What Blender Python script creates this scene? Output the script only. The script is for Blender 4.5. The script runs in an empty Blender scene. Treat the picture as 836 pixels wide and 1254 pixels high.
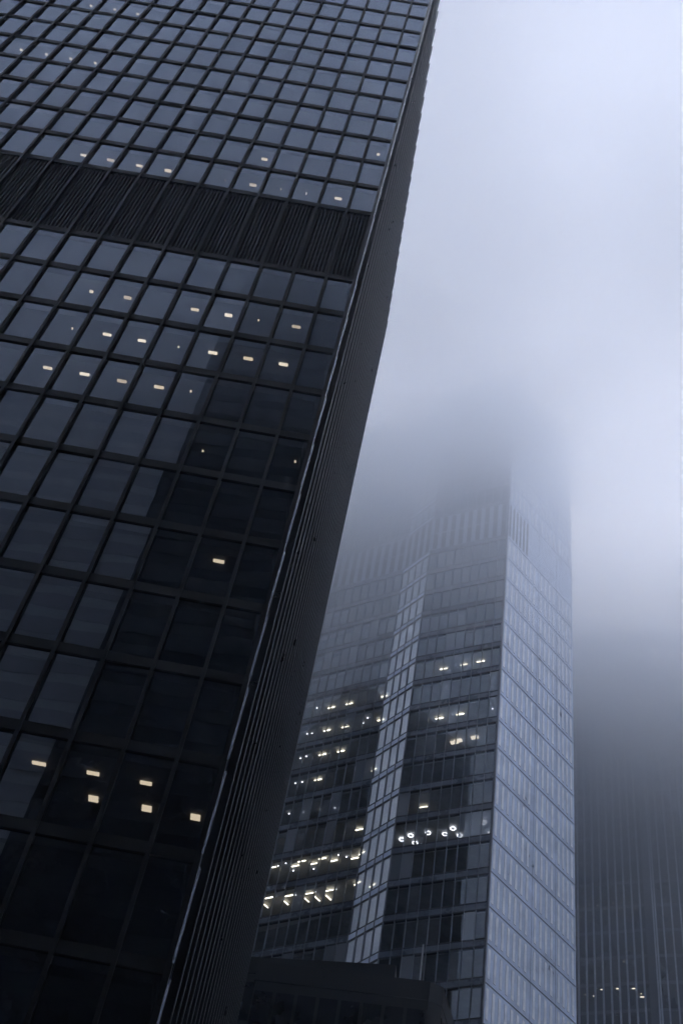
import bpy, bmesh, math, random
from mathutils import Vector, Matrix, noise

random.seed(7)
scene = bpy.context.scene
COL = scene.collection
R = math.radians

# ------------------------------------------------------------------ camera
CAM_Z = 1.6
PITCH, ROLL, FPX = 0.941599, 0.217368, 1703.14          # looking steeply up, tilted a little
PW, PH = 836.0, 1254.0
fwd = Vector((0, math.cos(PITCH), math.sin(PITCH)))
up0 = Vector((0, -math.sin(PITCH), math.cos(PITCH)))
rt0 = Vector((1, 0, 0))
rt = math.cos(ROLL) * rt0 + math.sin(ROLL) * up0
upv = -math.sin(ROLL) * rt0 + math.cos(ROLL) * up0
cam_data = bpy.data.cameras.new('camera')
cam_data.sensor_fit = 'VERTICAL'
cam_data.sensor_height = 24.0
cam_data.lens = FPX / PH * 24.0
cam_data.clip_start = 0.1
cam_data.clip_end = 6000
cam = bpy.data.objects.new('camera', cam_data)
COL.objects.link(cam)
cam.matrix_world = Matrix(((rt.x, upv.x, -fwd.x, 0), (rt.y, upv.y, -fwd.y, 0), (rt.z, upv.z, -fwd.z, CAM_Z), (0, 0, 0, 1)))
scene.camera = cam

# ------------------------------------------------------------------ sky, sun, exposure
SUN_EL, SUN_AZ = R(47), R(21)          # behind the cloud, beyond and to the side of the glass tower
world = bpy.data.worlds.new('World')
scene.world = world
world.use_nodes = True
wn = world.node_tree
bg = wn.nodes['Background']
sky = wn.nodes.new('ShaderNodeTexSky')
sky.sky_type = 'NISHITA'
sky.sun_disc = False
sky.sun_elevation = SUN_EL
sky.sun_rotation = SUN_AZ
sky.air_density = 1.0
sky.dust_density = 3.9
sky.ozone_density = 1.5
wn.links.new(sky.outputs[0], bg.inputs[0])
bg.inputs[1].default_value = 0.15

sl = bpy.data.lights.new('sun', 'SUN')
sl.energy = 0.6
sl.angle = R(20)
sl.color = (1.0, 0.93, 0.86)
sun = bpy.data.objects.new('sun', sl)
COL.objects.link(sun)
sdir = Vector((math.sin(SUN_AZ) * math.cos(SUN_EL), math.cos(SUN_AZ) * math.cos(SUN_EL), math.sin(SUN_EL)))
sun.rotation_euler = (-sdir).to_track_quat('-Z', 'Y').to_euler()
sun.location = (0, 0, 500)

vs = scene.view_settings
scene.display_settings.display_device = 'sRGB'
vs.view_transform = 'Standard'
vs.look = 'None'
vs.exposure = 2.74
vs.gamma = 1.0
vs.use_curve_mapping = False
cy = scene.cycles
cy.use_denoising = True
cy.max_bounces = 16
cy.diffuse_bounces = 3
cy.glossy_bounces = 4
cy.transmission_bounces = 6
cy.transparent_max_bounces = 16
cy.volume_bounces = 9
cy.sample_clamp_indirect = 6.0

# ------------------------------------------------------------------ materials
def mat(name):
    m = bpy.data.materials.new(name)
    m.use_nodes = True
    return m, m.node_tree.nodes, m.node_tree.links

def surf(name, color, rough=0.5, metal=0.0, noise_scale=0.6, vary=0.25, spec=0.5, bump=0.0):
    """plain procedural surface: the colour wanders a little with a soft noise, so no face is flat"""
    m, n, l = mat(name)
    b = n['Principled BSDF']
    tc = n.new('ShaderNodeTexCoord')
    nz = n.new('ShaderNodeTexNoise')
    nz.inputs['Scale'].default_value = noise_scale
    nz.inputs['Detail'].default_value = 6
    nz.inputs['Roughness'].default_value = 0.65
    cr = n.new('ShaderNodeValToRGB')
    lo = [c * (1 - vary) for c in color]
    hi = [min(1, c * (1 + vary)) for c in color]
    cr.color_ramp.elements[0].position = 0.3
    cr.color_ramp.elements[1].position = 0.7
    cr.color_ramp.elements[0].color = (*lo, 1)
    cr.color_ramp.elements[1].color = (*hi, 1)
    l.new(tc.outputs['Object'], nz.inputs['Vector'])
    l.new(nz.outputs['Fac'], cr.inputs['Fac'])
    l.new(cr.outputs['Color'], b.inputs['Base Color'])
    mr = n.new('ShaderNodeMapRange')
    mr.inputs['To Min'].default_value = max(0.02, rough - 0.08)
    mr.inputs['To Max'].default_value = min(1, rough + 0.08)
    l.new(nz.outputs['Fac'], mr.inputs['Value'])
    l.new(mr.outputs['Result'], b.inputs['Roughness'])
    b.inputs['Metallic'].default_value = metal
    b.inputs['Specular IOR Level'].default_value = spec
    return m

def glass(name, ior, tint, blind=None, blind_share=0.0, rough=0.0, coat=(0.80, 0.90, 1.0)):
    """window pane: reflects by Fresnel, else lets one look in through tinted glass; some have a pale blind behind"""
    m, n, l = mat(name)
    n.remove(n['Principled BSDF'])
    out = n['Material Output']
    fr = n.new('ShaderNodeFresnel')
    fr.inputs['IOR'].default_value = ior
    gl = n.new('ShaderNodeBsdfGlossy')
    gl.inputs['Roughness'].default_value = rough
    gl.inputs['Color'].default_value = (*coat, 1)
    tr = n.new('ShaderNodeBsdfTransparent')
    oi = n.new('ShaderNodeObjectInfo')
    tr.inputs['Color'].default_value = (*tint, 1)
    inner = tr.outputs[0]
    if blind:
        df = n.new('ShaderNodeBsdfDiffuse')
        df.inputs['Color'].default_value = (*blind, 1)
        gt = n.new('ShaderNodeMapRange')
        gt.inputs['From Min'].default_value = 1 - blind_share
        gt.inputs['From Max'].default_value = 1.0
        gt.inputs['To Min'].default_value = 0.0
        gt.inputs['To Max'].default_value = 0.85
        l.new(oi.outputs['Random'], gt.inputs['Value'])
        mx0 = n.new('ShaderNodeMixShader')
        l.new(gt.outputs['Result'], mx0.inputs[0])
        l.new(tr.outputs[0], mx0.inputs[1])
        l.new(df.outputs[0], mx0.inputs[2])
        inner = mx0.outputs[0]
    # large, faint ripples of float glass
    tc = n.new('ShaderNodeTexCoord')
    nz = n.new('ShaderNodeTexNoise')
    nz.inputs['Scale'].default_value = 0.9
    nz.inputs['Detail'].default_value = 1
    bp = n.new('ShaderNodeBump')
    bp.inputs['Strength'].default_value = 0.05
    bp.inputs['Distance'].default_value = 0.02
    ad = n.new('ShaderNodeVectorMath'); ad.operation = 'ADD'
    l.new(tc.outputs['Object'], ad.inputs[0])
    l.new(oi.outputs['Location'], ad.inputs[1])
    l.new(ad.outputs[0], nz.inputs['Vector'])
    l.new(nz.outputs['Fac'], bp.inputs['Height'])
    l.new(bp.outputs[0], gl.inputs['Normal'])
    mx = n.new('ShaderNodeMixShader')
    l.new(fr.outputs[0], mx.inputs[0])
    l.new(inner, mx.inputs[1])
    l.new(gl.outputs[0], mx.inputs[2])
    l.new(mx.outputs[0], out.inputs['Surface'])
    return m

def lamp(name, color, strength):
    m, n, l = mat(name)
    n.remove(n['Principled BSDF'])
    e = n.new('ShaderNodeEmission')
    e.inputs['Color'].default_value = (*color, 1)
    e.inputs['Strength'].default_value = strength
    l.new(e.outputs[0], n['Material Output'].inputs['Surface'])
    return m

def volume(name, color, density, aniso):
    m, n, l = mat(name)
    n.remove(n['Principled BSDF'])
    v = n.new('ShaderNodeVolumePrincipled')
    v.inputs['Color'].default_value = (*color, 1)
    v.inputs['Density'].default_value = density
    v.inputs['Anisotropy'].default_value = aniso
    l.new(v.outputs[0], n['Material Output'].inputs['Volume'])
    return m

M = {}
M['steel'] = surf('black_painted_steel', (0.004, 0.004, 0.0042), 0.5, 0.0, 0.5, 0.35, 0.25)
M['edge_steel'] = surf('satin_black_steel', (0.008, 0.008, 0.009), 0.3, 0.0, 0.8, 0.3, 0.3)
M['glint_strip'] = surf('sky_glint_strip', (0.13, 0.145, 0.17), 0.22, 0.8, 0.8, 0.2, 0.6)  # lighter metal stands in for the corner's sky glint
M['louvre'] = surf('louvre_steel', (0.024, 0.024, 0.026), 0.6, 0.0, 0.8, 0.3, 0.3)
M['recess'] = surf('dark_recess', (0.003, 0.003, 0.003), 0.8, 0.0, 0.8, 0.3, 0.2)
M['slab'] = surf('ceiling_board', (0.10, 0.10, 0.10), 0.9, 0.0, 0.7, 0.3, 0.2)
M['ceiling2'] = surf('white_ceiling_board', (0.42, 0.42, 0.41), 0.9, 0.0, 0.7, 0.2, 0.2)
M['core'] = surf('dark_core', (0.03, 0.03, 0.032), 0.9, 0.0, 0.5, 0.4, 0.2)
M['bronze_glass'] = glass('grey_tinted_glass', 2.4, (0.30, 0.30, 0.31), coat=(0.74, 0.84, 1.0))
M['clear_glass'] = glass('pale_blue_glass', 2.15, (0.55, 0.58, 0.62), (0.30, 0.32, 0.35), 0.35)
M['bright_glass'] = glass('sky_bright_glass', 8.0, (0.40, 0.43, 0.47), coat=(0.9, 0.95, 1.0))  # raised mirror strength puts the sky's brightness into the folded face
M['spandrel2'] = surf('slate_blue_spandrel', (0.12, 0.14, 0.175), 0.28, 0.0, 0.6, 0.3, 0.6)
M['rail2'] = surf('dark_transom', (0.025, 0.028, 0.035), 0.4, 0.0, 0.6, 0.3, 0.5)
M['fin2'] = surf('aluminium_mullion', (0.16, 0.175, 0.20), 0.35, 0.4, 0.6, 0.2, 0.5)
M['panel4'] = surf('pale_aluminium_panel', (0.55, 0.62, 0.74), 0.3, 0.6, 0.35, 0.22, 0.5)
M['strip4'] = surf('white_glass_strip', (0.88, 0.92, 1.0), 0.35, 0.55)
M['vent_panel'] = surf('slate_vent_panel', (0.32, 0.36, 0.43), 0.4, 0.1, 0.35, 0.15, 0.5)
M['vent2'] = surf('vent_grille', (0.02, 0.023, 0.03), 0.6, 0.0, 0.6, 0.3, 0.3)
M['fin3'] = surf('pale_stone_fin', (0.66, 0.68, 0.72), 0.45, 0.0, 0.2, 0.2, 0.4)
M['glass3'] = surf('dark_curtain_glass', (0.018, 0.019, 0.022), 0.16, 0.0, 0.3, 0.4, 0.6)
M['pier3'] = surf('grey_corner_pier', (0.12, 0.125, 0.14), 0.5, 0.0, 0.3, 0.25, 0.4)
M['podium'] = surf('charcoal_cladding', (0.011, 0.011, 0.0112), 0.55, 0.0, 0.3, 0.35, 0.3)
M['podium_glass'] = surf('unlit_window_glass', (0.012, 0.012, 0.014), 0.2, 0.0, 0.3, 0.35, 0.4)
M['mast'] = surf('galvanised_pole', (0.35, 0.36, 0.38), 0.4, 0.3, 0.8, 0.2, 0.5)
M['asphalt'] = surf('asphalt', (0.05, 0.05, 0.052), 0.9, 0.0, 0.4, 0.35, 0.3)
M['warm'] = lamp('warm_ceiling_lamp', (1.0, 0.84, 0.60), 0.36)
M['warm_soft'] = lamp('soft_ceiling_lamp', (1.0, 0.82, 0.58), 0.24)
M['warm_bright'] = lamp('bright_ceiling_lamp', (1.0, 0.88, 0.68), 0.48)
M['dim'] = lamp('dim_ceiling_lamp', (1.0, 0.85, 0.65), 0.25)
M['far'] = lamp('far_office_lamp', (1.0, 0.9, 0.7), 0.35)
M['line'] = lamp('linear_office_lamp', (1.0, 0.88, 0.66), 1.6)
M['spark'] = lamp('small_spot_lamp', (0.95, 0.95, 1.0), 2.0)

# ------------------------------------------------------------------ mesh helpers
class MB:
    """collects boxes and prisms, builds ONE mesh object"""
    def __init__(s):
        s.v = []; s.f = []
    def box(s, o, e, n, x0, x1, d0, d1, z0, z1):
        """box in a facade frame: o start point, e unit along, n unit outward"""
        b = len(s.v)
        for z in (z0, z1):
            for x, d in ((x0, d0), (x1, d0), (x1, d1), (x0, d1)):
                s.v.append((o[0] + e[0] * x + n[0] * d, o[1] + e[1] * x + n[1] * d, z))
        s.f += [(b, b+1, b+2, b+3), (b+7, b+6, b+5, b+4)]
        for i in range(4):
            j = (i + 1) % 4
            s.f.append((b + j, b + i, b + 4 + i, b + 4 + j))
        return s
    def quad(s, pts):
        b = len(s.v); s.v += [tuple(p) for p in pts]; s.f.append((b, b+1, b+2, b+3)); return s
    def prism(s, poly, z0, z1):
        b = len(s.v); k = len(poly)
        s.v += [(x, y, z0) for x, y in poly] + [(x, y, z1) for x, y in poly]
        s.f += [tuple(b + i for i in reversed(range(k))), tuple(b + k + i for i in range(k))]
        for i in range(k):
            j = (i + 1) % k
            s.f.append((b + i, b + j, b + k + j, b + k + i))
        return s
    def mesh(s, name, m):
        me = bpy.data.meshes.new(name)
        me.from_pydata(s.v, [], s.f)
        bm = bmesh.new(); bm.from_mesh(me)
        bmesh.ops.recalc_face_normals(bm, faces=bm.faces)
        bm.to_mesh(me); bm.free()
        me.materials.append(M[m])
        return me
    def build(s, name, m, parent=None, kind=None):
        return put(name, s.mesh(name, m), parent, kind)

def put(name, me, parent=None, kind=None):
    o = bpy.data.objects.new(name, me)
    COL.objects.link(o)
    if parent: o.parent = parent
    if kind: o['kind'] = kind
    return o

def thing(name, label, cat, loc, rz=0.0, group=None):
    o = bpy.data.objects.new(name, None)
    COL.objects.link(o)
    o.location = loc
    o.rotation_euler = (0, 0, rz)
    o['label'] = label
    o['category'] = cat
    if group: o['group'] = group
    return o

def px(p):
    """where a world point falls in the photograph's pixels (used only to choose which panes show)"""
    d = Vector(p) - Vector((0, 0, CAM_Z))
    c = d.dot(fwd)
    if c < 0.1: return (-9999, -9999)
    return (PW / 2 + FPX * d.dot(rt) / c, PH / 2 - FPX * d.dot(upv) / c)

def ray(x, y):
    return (rt * ((x - PW / 2) / FPX) + upv * (-(y - PH / 2) / FPX) + fwd)

# ================================================================== ground
g = MB()
g.quad([(-1500, -1500, 0), (1500, -1500, 0), (1500, 1500, 0), (-1500, 1500, 0)])
go = g.build('ground', 'asphalt')
go['kind'] = 'structure'

# ================================================================== black steel tower
MOD = 1.5
T1C = (-1.46008, 28.83237)
A_ANG = math.atan2(-0.05162874, 0.99866635)
FH = 3.392853                      # storey
Z0 = 64.8826 + CAM_Z               # sill line above the louvre band
HB = 7.467788                      # height of the louvre band
ROOF = Z0 + 56.93
CORN = -0.16424                    # local x of the corner
NCOL = 22
BAYS_B = 24
BMOD = 36.2 / BAYS_B
XL = -NCOL * MOD                   # far end of the front
t1 = thing('black_office_tower', 'black steel office tower with grid of windows and a dark louvre band', 'skyscraper', (T1C[0], T1C[1], 0), A_ANG)
ROT1 = Matrix.Translation((T1C[0], T1C[1], 0)) @ Matrix.Rotation(A_ANG, 4, 'Z')
# storey lines (centres of the spandrels)
lines = []
k = 0
while Z0 + k * FH < ROOF + 0.1:
    lines.append(Z0 + k * FH); k += 1
lower = []
k = 0
while Z0 - HB - k * FH > 3.0:
    lower.append(Z0 - HB - k * FH); k += 1
storeys = [(lines[i], lines[i + 1]) for i in range(len(lines) - 1)] + [(lower[i + 1], lower[i]) for i in range(len(lower) - 1)]
SP = 0.20                          # half height of a spandrel
E0, N0 = (1, 0), (0, -1)
EB, NB = (0, 1), (1, 0)
# spandrels: one beam for each storey line and side
for z in lines + lower:
    MB().box((0, 0), E0, N0, XL, CORN - 0.02, -0.12, 0.0, z - SP, z + SP).build('spandrel', 'steel', t1)
    MB().box((CORN, 0), EB, NB, 0.16, 36.2, -0.2, -0.08, z - SP, z + SP).build('spandrel', 'steel', t1)
# mullions: rolled I sections, one object each
def ibeam(o, e, n, x, z0, z1, w=0.16, d=0.20, base=0.0):
    b = MB()
    b.box(o, e, n, x - w / 2, x + w / 2, base + d - 0.035, base + d, z0, z1)
    b.box(o, e, n, x - 0.03, x + 0.03, base + 0.0, base + d - 0.035, z0, z1)
    return b
for i in range(1, NCOL + 1):
    ibeam((0, 0), E0, N0, -i * MOD, 2.0, ROOF, 0.12, 0.12, 0.003).build('mullion', 'steel', t1)
def side_mullion(y, z0, z1, w=0.15, out=0.18, back=-0.08, ft=0.045, ch=0.022):
    # plan of an I section with a chamfered outer flange, extruded up the face
    b = MB()
    b.prism([(CORN + out - ft, y - w / 2), (CORN + out - ch, y - w / 2), (CORN + out, y - w / 2 + ch), (CORN + out, y + w / 2 - ch), (CORN + out - ch, y + w / 2), (CORN + out - ft, y + w / 2)], z0, z1)
    b.box((CORN, 0), EB, NB, y - 0.03, y + 0.03, back, out - ft, z0, z1)
    return b
for j in range(1, BAYS_B + 1):
    side_mullion(j * BMOD, 2.0, ROOF + 0.25).build('mullion', 'edge_steel', t1)
# added strip imitating the sky glint on the corner, one length to a storey, each leaning a hair
cs = MB()
for z0, z1 in storeys + [(Z0 - HB, Z0)]:
    a0, a1 = z0 + 0.1, z1 - 0.35
    p, q_ = CORN + 0.045, CORN + 0.085
    cs.quad([(p - 0.05, -0.06, a0), (p, 0.0, a0), (q_, 0.0, a1), (q_ - 0.05, -0.06, a1)])
    cs.quad([(p, 0.0, a0), (p, 0.06, a0), (q_, 0.06, a1), (q_, 0.0, a1)])
cs.build('corner_glint_strip', 'glint_strip', t1, 'stuff')
# corner post and roof kerb, plinth
cp = MB()
cp.box((0, 0), E0, N0, CORN - 0.14, CORN + 0.02, -0.16, 0.04, 0, ROOF + 0.3)
cp.build('corner_post', 'edge_steel', t1)
MB().prism([(XL, 0.3), (CORN - 0.3, 0.3), (CORN - 0.3, 36.1), (XL, 36.1)], ROOF - 0.4, ROOF + 0.2).build('roof_deck', 'steel', t1)
# windows of the front: each pane a mesh of its own where the photograph shows it
pw, ph = MOD - 0.12, FH - 2 * SP
pm = MB().quad([(-pw / 2, 0, -ph / 2), (pw / 2, 0, -ph / 2), (pw / 2, 0, ph / 2), (-pw / 2, 0, ph / 2)]).mesh('window_pane', 'bronze_glass')
pw0 = MOD + CORN - 0.02 - 0.12
pm0 = MB().quad([(-pw0 / 2, 0, -ph / 2), (pw0 / 2, 0, -ph / 2), (pw0 / 2, 0, ph / 2), (-pw0 / 2, 0, ph / 2)]).mesh('window_pane', 'bronze_glass')
rest = MB()
for z0, z1 in storeys:
    zc = (z0 + z1) / 2
    for i in range(NCOL):
        xc = -(i + 0.5) * MOD if i else (CORN - MOD) / 2 - 0.05
        q = px(ROT1 @ Vector((xc, 0, zc)))
        if -25 < q[0] < PW and -25 < q[1] < PH + 40:
            o = put('window_pane', pm if i else pm0, t1)
            o.location = (xc, 0.06, zc)
            o.rotation_euler = (random.gauss(0, 0.005), 0, random.gauss(0, 0.005))
        else:
            rest.box((0, 0), E0, N0, xc - pw / 2, xc + pw / 2, -0.12, -0.10, z0 + SP, z1 - SP)
rest.build('glazing', 'bronze_glass', t1, 'stuff')
# side windows, seen along the face: one part
rb = MB()
for z0, z1 in storeys:
    for j in range(BAYS_B):
        t = random.gauss(0, 0.006)
        y0, y1 = j * BMOD + 0.08, (j + 1) * BMOD - 0.08
        rb.quad([(CORN - 0.16 - t, y0, z0 + SP), (CORN - 0.16 + t, y1, z0 + SP), (CORN - 0.16 + t, y1, z1 - SP), (CORN - 0.16 - t, y0, z1 - SP)])
rb.build('side_glazing', 'bronze_glass', t1, 'stuff')
# other two sides
ob = MB()
ob.box((XL, 0), E0, N0, -0.1, 0.0, -36.2, 0.0, 0, ROOF)
ob.box((XL, 36.2), E0, N0, 0, -XL + CORN, 0.0, 0.1, 0, ROOF)
ob.build('rear_wall', 'louvre', t1)
# louvre band: backing, one panel of slats to each bay
MB().box((0, 0), E0, N0, XL, CORN - 0.05, -0.4, -0.32, Z0 - HB + SP, Z0 - SP).build('louvre_backing', 'recess', t1)
MB().box((CORN, 0), EB, NB, 0.2, 36.1, -0.4, -0.32, Z0 - HB + SP, Z0 - SP).build('louvre_backing', 'recess', t1)
for i in range(NCOL):
    b = MB()
    for s in range(8):
        x = -(i + 0.1 + s * 0.114) * MOD
        if x > CORN - 0.1: continue
        b.box((0, 0), E0, N0, x - 0.045, x + 0.045, -0.3, -0.06, Z0 - HB + SP, Z0 - SP)
    b.build('louvre_panel', 'louvre', t1, 'stuff')
bl = MB()
for j in range(BAYS_B):
    for s in range(5):
        y = (j + 0.18 + s * 0.16) * BMOD
        bl.box((CORN, 0), EB, NB, y - 0.03, y + 0.03, -0.3, -0.14, Z0 - HB + SP, Z0 - SP)
bl.build('side_louvres', 'louvre', t1, 'stuff')
# floors and core inside
fl = MB()
for z in lines + lower:
    fl.box((0, 0), E0, N0, XL + 0.1, CORN - 0.35, -35.8, -0.3, z - 0.32, z + 0.1)
fl.build('floor_slabs', 'slab', t1, 'stuff')
MB().box((0, 0), E0, N0, XL + 4, CORN - 5, -30, -6, 0, ROOF - 1).build('core', 'core', t1)
# ceiling lamps glimpsed through the front windows: photographed place -> point on that storey's ceiling
pn = Vector((-math.sin(A_ANG), math.cos(A_ANG), 0))
pd = pn.dot(Vector((T1C[0], T1C[1], 0)))
inv1 = ROT1.inverted()
def lamp_front(x, y, w=0.38, d=0.13, m='warm', name='ceiling_light'):
    r = ray(x, y)
    t = pd / pn.dot(r)
    zf = r.z * t + CAM_Z
    for z0, z1 in storeys:
        if z0 < zf < z1:
            zc = z1 - 0.36
            t2 = (zc - CAM_Z) / r.z
            P = inv1 @ (Vector((0, 0, CAM_Z)) + r * t2)
            if P.y > 0.25:
                MB().box((P.x, P.y), E0, N0, -w / 2, w / 2, -d / 2, d / 2, zc - 0.03, zc).build(name, m, t1)
            return
for x, y in ((103, 190), (136, 196), (171, 203), (206, 209), (324, 195), (310, 226.5), (414, 243), (156.7, 364.5), (238.8, 379), (280, 386), (362.7, 400),
             (131.6, 409.5), (174, 417), (260.8, 431.8), (304, 439), (347, 446), (58.9, 450.4), (104, 458), (149.5, 466.5), (195, 474), (268, 687),
             (48.3, 934.6), (114.4, 946.6), (179, 958.6)):
    lamp_front(x, y, random.uniform(0.33, 0.4), random.uniform(0.11, 0.15), random.choice(('warm', 'warm', 'warm_soft', 'warm_bright')))
for x, y in ((114.8, 977.8), (180, 989.7), (239.5, 1000.5)):
    lamp_front(x, y, 0.28, 0.24, 'warm')
for x, y in ((26.6, 61), (57, 66.5), (87, 72), (117, 77), (112, 7), (141, 11.5), (169, 17), (112.4, 357), (463, 189)):
    lamp_front(x, y, 0.17, 0.13, 'warm')
for x, y in ((275.8, 220.7), (344, 231.5), (375, 237), (316.7, 392), (219, 424.6), (89, 402), (248.6, 552), (361.5, 565), (234, 479)):
    lamp_front(x, y, 0.06, 0.09, 'warm')

# ================================================================== folded glass tower
H2 = 4.4
C2 = (22.448, 108.661)
ZB = 151.889 + CAM_Z               # underside of the vent storey
BAND = 8.6
TOP2 = 196.0
P0 = C2; P1 = (13.0, 114.15); P2 = (10.12, 118.4)
dF1 = Vector((0.7 - P2[0], 124.75 - P2[1])).normalized()
P3 = (P2[0] + dF1.x * 21, P2[1] + dF1.y * 21)
def cross(p, ang, az):              # where a line from p in direction ang meets the sight line of azimuth az
    c, s_ = math.cos(R(ang)), math.sin(R(ang)); ta = math.tan(R(az))
    t = (p[1] * ta - p[0]) / (c - s_ * ta)
    return (p[0] + c * t, p[1] + s_ * t)
S = [P0, cross(P0, 39.5, 13.85), cross(P0, 39.5, 13.87), cross(P0, 39.5, 15.04), cross(P0, 39.5, 15.06), cross(P0, 39.5, 16.03)]
foot = [S[0], S[5]] + [(35.0, 150.0), (P3[0], 150.0), P3, P2, P1]
t2 = thing('folded_glass_tower', 'pale glass tower with folded faces whose top vanishes into the cloud', 'skyscraper', (0, 0, 0))
zl = [ZB - k * H2 for k in range(0, 35) if ZB - k * H2 > 1.0]           # spandrel centres below the vent storey
zu = [ZB + BAND + k * H2 for k in range(0, 8)]
def unit(a, b):
    d = Vector((b[0] - a[0], b[1] - a[1])); L = d.length; d.normalize()
    return (d.x, d.y), (d.y, -d.x), L
faces2 = []                         # left to right as seen from outside
for a, b, bays, kind in ((P3, P2, 17, 'F1'), (P2, P1, 4, 'F2'), (P1, P0, 9, 'F3')):
    e, n, L = unit(a, b)
    faces2.append((a, e, n, L, bays, kind))
def sil(y):                          # the black tower's far edge in the picture
    return 436.2 - 0.2135 * (y - 560)
cand = []
bulk2 = {'clear_glass': MB(), 'bright_glass': MB()}
for a, e, n, L, bays, kind in faces2:
    bw = L / bays
    gm = 'bright_glass' if kind == 'F2' else 'clear_glass'
    ang = math.atan2(e[1], e[0])
    me = MB().quad([(-bw / 2 + 0.03, 0, -(H2 - 1.0) / 2), (bw / 2 - 0.03, 0, -(H2 - 1.0) / 2), (bw / 2 - 0.03, 0, (H2 - 1.0) / 2), (-bw / 2 + 0.03, 0, (H2 - 1.0) / 2)]).mesh('window_pane', gm)
    st = [(zl[i + 1], zl[i]) for i in range(len(zl) - 1)] + [(zu[i], zu[i + 1]) for i in range(len(zu) - 1)]
    for z0, z1 in st:
        zc = (z0 + z1) / 2
        for i in range(bays):
            x = (i + 0.5) * bw
            P = (a[0] + e[0] * x, a[1] + e[1] * x, zc)
            q = px(P)
            cand.append((z1 <= ZB + 0.1 and q[0] > sil(q[1]) - 6 and q[1] < 1262 and (q[1] < 1190 or q[0] > 540), q[1], me, P, ang, gm, a, e, n, x, bw, z0, z1))
    # floor beams: a slate spandrel between two dark transoms, one object for each storey and face
    for z in zl + zu:
        q = px((a[0] + e[0] * L, a[1] + e[1] * L, z))
        sp = MB().box(a, e, n, 0.0, L, -0.25, 0.05, z - 0.36, z + 0.36).build('spandrel', 'panel4' if kind == 'F2' else 'spandrel2', t2)  # pale spandrels on the fold imitate its bright sky reflection
        MB().box(a, e, n, 0.0, L, -0.25, 0.09, z - 0.50, z - 0.362).box(a, e, n, 0.0, L, -0.25, 0.09, z + 0.362, z + 0.50).build('transom', 'rail2', sp)
    for i in range(0, bays + 1):
        MB().box(a, e, n, i * bw - 0.035, i * bw + 0.035, -0.1, 0.13, 0.5, ZB - 0.5).box(a, e, n, i * bw - 0.035, i * bw + 0.035, -0.1, 0.13, ZB + BAND + 0.5, TOP2).build('mullion', 'fin2', t2)
    # vent storey: pale panel with tall dark grilles
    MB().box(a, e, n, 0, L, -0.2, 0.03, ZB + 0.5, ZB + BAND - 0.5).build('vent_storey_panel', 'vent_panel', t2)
    for i in range(bays):
        x = (i + 0.5) * bw
        b = MB()
        zm = ZB + BAND / 2
        b.box(a, e, n, x - bw * 0.25, x + bw * 0.25, -0.1, 0.06, ZB + 0.7, zm - 0.12)
        b.box(a, e, n, x - bw * 0.25, x + bw * 0.25, -0.1, 0.06, zm + 0.12, ZB + BAND - 0.7)
        b.build('vent_grille', 'vent2', t2)
shown = sorted([c for c in cand if c[0]], key=lambda c: -c[1])[:296]
keep = set(id(c) for c in shown)
for c in cand:
    if id(c) in keep:
        o = put('window_pane', c[2], t2)
        o.location = c[3]
        o.rotation_euler = (random.gauss(0, 0.004), 0, c[4] + random.gauss(0, 0.004))
    else:
        bulk2[c[5]].box(c[6], c[7], c[8], c[9] - c[10] / 2 + 0.03, c[9] + c[10] / 2 - 0.03, -0.02, 0.0, c[11] + 0.5, c[12] - 0.5)
bulk2['clear_glass'].build('glazing', 'clear_glass', t2, 'stuff')
bulk2['bright_glass'].build('glazing', 'bright_glass', t2, 'stuff')
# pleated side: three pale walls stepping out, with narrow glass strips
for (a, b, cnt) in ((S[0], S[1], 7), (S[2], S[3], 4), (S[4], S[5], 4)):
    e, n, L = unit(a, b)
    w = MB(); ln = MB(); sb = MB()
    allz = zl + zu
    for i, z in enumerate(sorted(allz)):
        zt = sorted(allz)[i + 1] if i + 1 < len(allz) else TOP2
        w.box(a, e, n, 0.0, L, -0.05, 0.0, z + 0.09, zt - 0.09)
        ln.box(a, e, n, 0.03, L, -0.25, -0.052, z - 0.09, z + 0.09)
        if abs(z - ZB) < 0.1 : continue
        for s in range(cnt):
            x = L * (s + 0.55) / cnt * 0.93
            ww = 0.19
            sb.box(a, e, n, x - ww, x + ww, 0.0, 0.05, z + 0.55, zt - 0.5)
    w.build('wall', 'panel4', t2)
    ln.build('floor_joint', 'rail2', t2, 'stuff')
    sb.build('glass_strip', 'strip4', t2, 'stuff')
    if a is S[0]:
        for s in range(6):
            x = 0.45 + s * L * 0.11
            MB().box(a, e, n, x - 0.16, x + 0.16, -0.1, 0.05, ZB + 0.7, ZB + BAND - 0.7).build('vent_grille', 'vent2', t2)
for a, b in ((S[1], S[2]), (S[3], S[4])):
    e, n, L = unit(a, b)
    MB().box(a, e, n, 0.0, L, -0.2, -0.03, 0.5, TOP2).build('panel_joint', 'spandrel2', t2)
bk = MB()
for a, b in ((S[5], (35.0, 150.0)), ((35.0, 150.0), (P3[0], 150.0)), ((P3[0], 150.0), P3)):
    e, n, L = unit(a, b)
    bk.box(a, e, n, 0, L, -0.2, 0.0, 0, TOP2)
bk.build('rear_wall', 'panel4', t2)
MB().box(P0, (0.7071, 0.7071), (0.7071, -0.7071), -0.12, 0.1, -0.2, 0.06, 0.5, TOP2).build('corner_post', 'fin2', t2)
sl2 = MB()
inner = [(x * 0.985 + 0.25, y * 1.0 + 0.55) for x, y in [P1, P0, (26.5, 114), (29, 118), (31, 149), (P3[0] + 1, 149), (P3[0] + 1, P3[1] + 0.5), P2]]
for z in zl + zu:
    sl2.prism(inner, z - 0.42, z + 0.30)
sl2.build('floor_slabs', 'ceiling2', t2, 'stuff')
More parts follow.
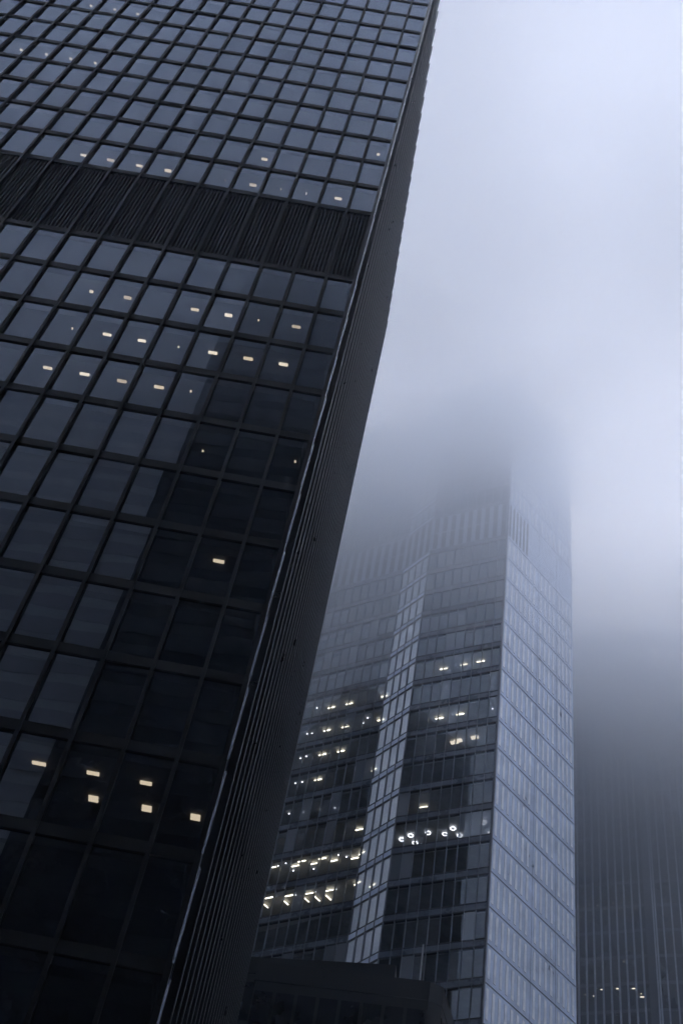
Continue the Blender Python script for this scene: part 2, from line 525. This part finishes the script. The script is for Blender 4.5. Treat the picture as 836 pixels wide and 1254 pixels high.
MB().prism([(16, 122), (24, 120), (27, 145), (0, 145), (2, 132)], 0, TOP2 - 2).build('core', 'core', t2)
MB().prism(foot, TOP2 - 0.3, TOP2).build('roof', 'panel4', t2)
# office lamps inside
def lamp_t2(x, y, ln, wd, m, turn=0.0, ring=False):
    r = ray(x, y)
    best = None
    for a, e, n, L, bays, kind in faces2:
        den = r.x * n[0] + r.y * n[1]
        if den >= 0: continue
        t = (a[0] * n[0] + a[1] * n[1]) / den
        s = (r.x * t - a[0]) * e[0] + (r.y * t - a[1]) * e[1]
        if 0 <= s <= L: best = (t, e, n); break
    if not best: return
    t, e, n = best
    zf = r.z * t + CAM_Z
    al = sorted(zl + zu)
    for i in range(len(al) - 1):
        if al[i] < zf < al[i + 1]:
            zc = al[i + 1] - 0.62
            t2_ = (zc - CAM_Z) / r.z
            if t2_ < t + 0.02: zc = zf + 0.25; t2_ = (zc - CAM_Z) / r.z
            o = (r.x * t2_, r.y * t2_)
            c, s_ = math.cos(turn), math.sin(turn)
            e2 = (e[0] * c - e[1] * s_, e[0] * s_ + e[1] * c); n2 = (e2[1], -e2[0])
            b = MB()
            if ring:
                for q in range(14):
                    a0, a1 = q / 14 * 2 * math.pi, (q + 1) / 14 * 2 * math.pi
                    for r0, r1 in ((ln, ln + wd),):
                        b.quad([(o[0] + r0 * math.cos(a0), o[1] + r0 * math.sin(a0), zc), (o[0] + r0 * math.cos(a1), o[1] + r0 * math.sin(a1), zc),
                                (o[0] + r1 * math.cos(a1), o[1] + r1 * math.sin(a1), zc), (o[0] + r1 * math.cos(a0), o[1] + r1 * math.sin(a0), zc)])
                b.build('ring_lamp', m, t2)
            else:
                b.box(o, e2, n2, -ln / 2, ln / 2, -wd / 2, wd / 2, zc - 0.05, zc)
                b.build('linear_lamp', m, t2)
            return
for x, y in ((405.6, 866.4), (427.5, 861.7), (400, 894.4), (422.6, 890), (394.7, 924), (417.3, 919.8), (389.3, 954.7), (457.8, 942.4), (439.5, 1015.7),
             (369.5, 1054.4), (394.7, 1051.2), (383.5, 1057.6), (408.3, 1054), (434, 1050.8), (443, 1044.5), (333.5, 1062), (361.5, 1060.3),
             (329, 1099.3), (353.8, 1096.7), (379, 1093.8), (403.3, 1090.2), (437.6, 1081.4), (455.5, 1084.3), (470.6, 852.4), (466.3, 881.5),
             (543, 819), (567.7, 813.7), (588, 809.8), (537.7, 879.4), (562.9, 874.6), (518.3, 988), (452, 619), (471.5, 613.8)):
    lamp_t2(x, y, 0.95, 0.09, 'line')
for x, y in ((325, 1108.7), (349.8, 1105), (374.9, 1101.5), (388.5, 1100.5), (402, 1099)):
    lamp_t2(x, y, 0.9, 0.08, 'line', R(75))
for x, y in ((560.7, 907), (581, 903), (556, 909)):
    lamp_t2(x, y, 0.9, 0.5, 'dim')
for x, y in ((353.8, 996.3), (371.7, 994.8), (391.5, 992.4), (410, 989.4), (361.6, 959), (370, 957.5), (388, 866.8), (444.7, 885.4), (602.7, 868),
             (376, 898.5), (382, 898), (340.5, 1060), (350, 1057), (414, 1047), (424, 1049), (368, 928.5), (375, 926), (450, 879), (359, 1066), (384, 1064), (333, 1098), (362, 1096), (386, 1092), (411, 1089)):
    lamp_t2(x, y, 0.09, 0.09, 'spark')
for x, y in ((491.8, 1028), (502.6, 1023.2), (523.7, 1020), (544.6, 1021.5), (554.3, 1014.6), (562.5, 1023), (592, 1007.5), (600.6, 1019.8), (508, 1032.3)):
    lamp_t2(x, y, 0.25, 0.045, 'spark', 0, True)

# ================================================================== ribbed tower beyond
t3 = thing('ribbed_tower', 'dark tower with pale vertical ribs fading into the fog', 'skyscraper', (0, 0, 0))
cc = Vector((47.1, 147.7))
e3 = Vector((0.901, -0.433)).normalized()
def hit(x, y, o, n):
    r = ray(x, y); t = (o[0] * n[0] + o[1] * n[1]) / (r.x * n[0] + r.y * n[1])
    return Vector((r.x * t, r.y * t))
eL = (e3.x, e3.y); nL = (e3.y, -e3.x)
A3 = cc - 9.5 * e3
sL = [(hit(x, 1054, A3, nL) - A3).dot(e3) for x in (706.6, 716.2, 724.9, 733.7, 742.9, 752, 761.1, 770, 780)]
stp = (sL[-1] - sL[0]) / 8
endL = sL[-1] + 0.5
TOP3 = 186.0
MB().box(A3, eL, nL, 0, endL, -20, 0.0, 0, TOP3).build('curtain_wall', 'glass3', t3)
x = sL[-1]
while x > 0.2:
    MB().box(A3, eL, nL, x - 0.11, x + 0.11, 0.003, 0.34, 0, TOP3).build('rib', 'fin3', t3)
    x -= stp
nA = A3 + e3 * endL
pi3 = nA - Vector(nL) * 0.9
wN = (hit(794.8, 1054, pi3, nL) - pi3).dot(e3)
MB().box(pi3, eL, nL, -0.2, wN + 0.4, -18, 0.0, 0, TOP3).build('corner_pier', 'pier3', t3)
e4 = Vector((0.936, -0.352)).normalized()
eR = (e4.x, e4.y); nR = (e4.y, -e4.x)
B3 = pi3 + e3 * wN + Vector(nL) * 0.8
MB().box(B3, eR, nR, 0, 14, -20, 0.0, 0, TOP3).build('curtain_wall', 'glass3', t3)
sR = [(hit(x, 1054, B3, nR) - B3).dot(e4) for x in (794.8, 797.6, 806.1, 816.6, 827.1)]
stR = (sR[-1] - sR[-3]) / 2
for s in [max(0.1, sR[0]), sR[1], sR[2]] + [sR[2] + stR * (i + 1) for i in range(8)]:
    MB().box(B3, eR, nR, s - 0.11, s + 0.11, 0.003, 0.36, 0, TOP3).build('rib', 'fin3', t3)
# floor edges behind the glass line
fb = MB()
for i in range(45):
    fb.box(A3, eL, nL, 0.02, endL - 0.02, 0.0, 0.06, i * 4.1 + 1.0, i * 4.1 + 1.5)
    fb.box(B3, eR, nR, 0.02, 13.9, 0.0, 0.06, i * 4.1 + 1.0, i * 4.1 + 1.5)
fb.build('floor_edge', 'pier3', t3, 'stuff')
def lamp_t3(x, y, w, h):
    o, e, n = (A3, eL, nL) if x < 784 else (B3, eR, nR)
    P = hit(x, y, o, n); r = ray(x, y)
    z = r.z * (P.length / math.hypot(r.x, r.y)) + CAM_Z
    MB().box((P.x, P.y), e, n, -w / 2, w / 2, 0.0, 0.07, z - h / 2, z + h / 2).build('lit_window_lamp', 'far', t3)
for x, y in ((737, 1212), (756, 1211), (775.6, 1210.7), (786, 1221)): lamp_t3(x, y, 0.5, 0.07)
for x, y in ((716, 1218), (726, 1220), (738, 1217), (763, 1178), (784.5, 1217), (714, 1112), (721, 1108), (731, 1109), (750, 1106), (760, 1105.6), (769.5, 1105), (740, 1114), (758, 1113.4), (777, 1112.5), (828, 1213)):
    lamp_t3(x, y, 0.13, 0.07)

# ================================================================== dark low blocks at the foot of the glass tower
def block(name, label, poly, z1, front_idx, bay, fh):
    t = thing(name, label, 'building', (0, 0, 0))
    MB().prism(poly, 0, z1 - 1.3).build('wall', 'podium', t)
    cx_ = sum(p[0] for p in poly) / len(poly); cy_ = sum(p[1] for p in poly) / len(poly)
    big = [(cx_ + (p[0] - cx_) * 1.008, cy_ + (p[1] - cy_) * 1.008) for p in poly]
    MB().prism(big, z1 - 1.297, z1).build('parapet', 'podium', t)
    for fi in front_idx:
        a, b = poly[fi], poly[(fi + 1) % len(poly)]
        e, n, L = unit(a, b)
        nb = max(1, int(L / bay))
        z = z1 - 2.0
        fl_ = 0
        while z - fh > 25 and fl_ < 5:
            for i in range(nb):
                MB().box(a, e, n, (i + 0.08) * L / nb, (i + 0.92) * L / nb, 0.0, 0.05, z - fh + 0.7, z).build('window_pane', 'podium_glass', t)
            MB().box(a, e, n, 0, L, 0.0, 0.12, z - fh + 0.2, z - fh + 0.6).build('sill_band', 'podium', t)
            z -= fh; fl_ += 1
    return t
b1 = block('dark_block', 'unlit black low-rise block between the black tower and the glass tower', [(-6.0, 81.6), (9.95, 77.4), (12.5, 88.0), (-4.0, 91.5)][0:4], 0.722 * 80.0 + CAM_Z, (0,), 2.4, 3.6)
b2 = block('dark_annex', 'small black annex with chamfered corner and a thin mast on its roof', [(1.0, 70.8), (11.05, 69.15), (11.9, 69.45), (13.35, 72.75), (13.6, 77.0), (1.5, 78.5)], 51.0 + CAM_Z, (0, 2), 1.2, 3.4)
mr = MB()
mr.box((10.5, 69.5), (1, 0), (0, -1), -0.045, 0.045, -0.045, 0.045, 51.0 + CAM_Z, 53.75 + CAM_Z)
mr.box((10.5, 69.5), (1, 0), (0, -1), -0.10, 0.10, -0.10, 0.10, 51.0 + CAM_Z - 0.002, 51.12 + CAM_Z)
mo = mr.build('roof_mast', 'mast')
mo['label'] = 'thin pale mast standing on the roof of the black annex'
mo['category'] = 'mast'

# ================================================================== unseen buildings: two read from reflections, one added to dim them
def dark_tower(name, label, x0, x1, y0, y1, h, m='podium'):
    t = thing(name, label, 'building', ((x0 + x1) / 2, (y0 + y1) / 2, 0))
    w, d = (x1 - x0) / 2, (y1 - y0) / 2
    MB().prism([(-w, -d), (w, -d), (w, d), (-w, d)], 0, h).build('wall', m, t)
    for a, b in (((w, d), (-w, d)), ((w, -d), (w, d)), ((-w, d), (-w, -d)), ((-w, -d), (w, -d))):
        e, n, L = unit(a, b)
        e, n = (e[0], e[1]), (n[0], n[1])
        bb = MB()
        for i in range(int(h / 4)):
            bb.box(a, e, n, 0.3, L - 0.3, 0.0, 0.05, i * 4 + 1.2, i * 4 + 3.6)
        bb.build('window_band', 'podium_glass' if m == 'podium' else 'pale_band', t, 'stuff')
    MB().prism([(-w, -d), (w, -d), (w, d), (-w, d)], h + 0.003, h + 0.5).build('roof', 'podium', t)
dark_tower('dark_tower', 'dark tower across the street, mirrored in lower windows of the black tower', -24, 24, -60, -25, 176)
dark_tower('dark_slab_block', 'dark slab block behind the black tower, mirrored in the folded glass tower', -32, -4, 90, 116, 145)

M['pale_band'] = surf('added_block_band', (0.55, 0.56, 0.58), 0.3, 0.0, 0.15, 0.15, 0.5)
M['concrete'] = surf('added_block_concrete', (0.78, 0.78, 0.78), 0.8, 0.0, 0.15, 0.2, 0.3)  # pale tone sets how dim the added block looks when mirrored
dark_tower('added_reflection_block', 'unseen pale block added to dim reflections in lower windows of black tower', -84, -26, -76, -42, 176, 'concrete')  # added out of view to darken what the lower panes reflect

# ================================================================== air: thin even haze, and the low cloud over the street
bm = bmesh.new()
bmesh.ops.create_cube(bm, size=1)
me = bpy.data.meshes.new('haze'); bm.to_mesh(me); bm.free()
M['haze'] = volume('haze_air', (0.66, 0.80, 1.0), 0.00045, 0.3)
me.materials.append(M['haze'])
hz = bpy.data.objects.new('haze', me); COL.objects.link(hz)
hz.scale = (3060, 3060, 204); hz.location = (0, 0, 101)
hz['kind'] = 'stuff'

M['cloud'] = volume('cloud_vapour', (0.965, 0.98, 1.0), 0.032, 0.5)
M['cloud_core'] = volume('dense_cloud_vapour', (0.965, 0.98, 1.0), 0.09, 0.5)
NG, EXT = 110, 900.0
def g1(i):                          # finer near the towers
    s = (i / NG) * 2 - 1
    return EXT * (0.12 * s + 0.88 * s ** 3)
def cloud(name, material, base, top, seed, amp):
    def base_z(x, y):
        q = Vector((x, y, seed))
        far = min(1.0, max(0.0, (y - 114) / 34))          # the deck sags over the next street
        return base - 23 * far * far * (3 - 2 * far) + amp * noise.noise(q / 80) + 0.6 * amp * noise.noise(q / 34) + 0.35 * amp * noise.noise(q / 14)
    vv, ff = [], []
    W = NG + 1
    for i in range(W):
        for j in range(W):
            x, y = g1(i), 110 + g1(j)
            vv.append((x, y, base_z(x, y)))
    for i in range(W):
        for j in range(W):
            vv.append((g1(i), 110 + g1(j), top))
    for i in range(NG):
        for j in range(NG):
            a = i * W + j
            ff.append((a, a + 1, a + W + 1, a + W))
            b = W * W + a
            ff.append((b, b + W, b + W + 1, b + 1))
    for i in range(NG):
        for s in ((i, i + 1), ((NG * W) + i, (NG * W) + i + 1), (i * W, (i + 1) * W), (i * W + NG, (i + 1) * W + NG)):
            ff.append((s[0], s[1], s[1] + W * W, s[0] + W * W))
    me = bpy.data.meshes.new(name); me.from_pydata(vv, [], ff)
    bm = bmesh.new(); bm.from_mesh(me); bmesh.ops.recalc_face_normals(bm, faces=bm.faces); bm.to_mesh(me); bm.free()
    me.materials.append(M[material])
    o = bpy.data.objects.new(name, me); COL.objects.link(o)
    o['kind'] = 'stuff'
cloud('low_cloud', 'cloud', 123.0, 201.0, 3.1, 8.0)
cloud('cloud_deck', 'cloud_core', 157.0, 198.0, 9.4, 8.0)
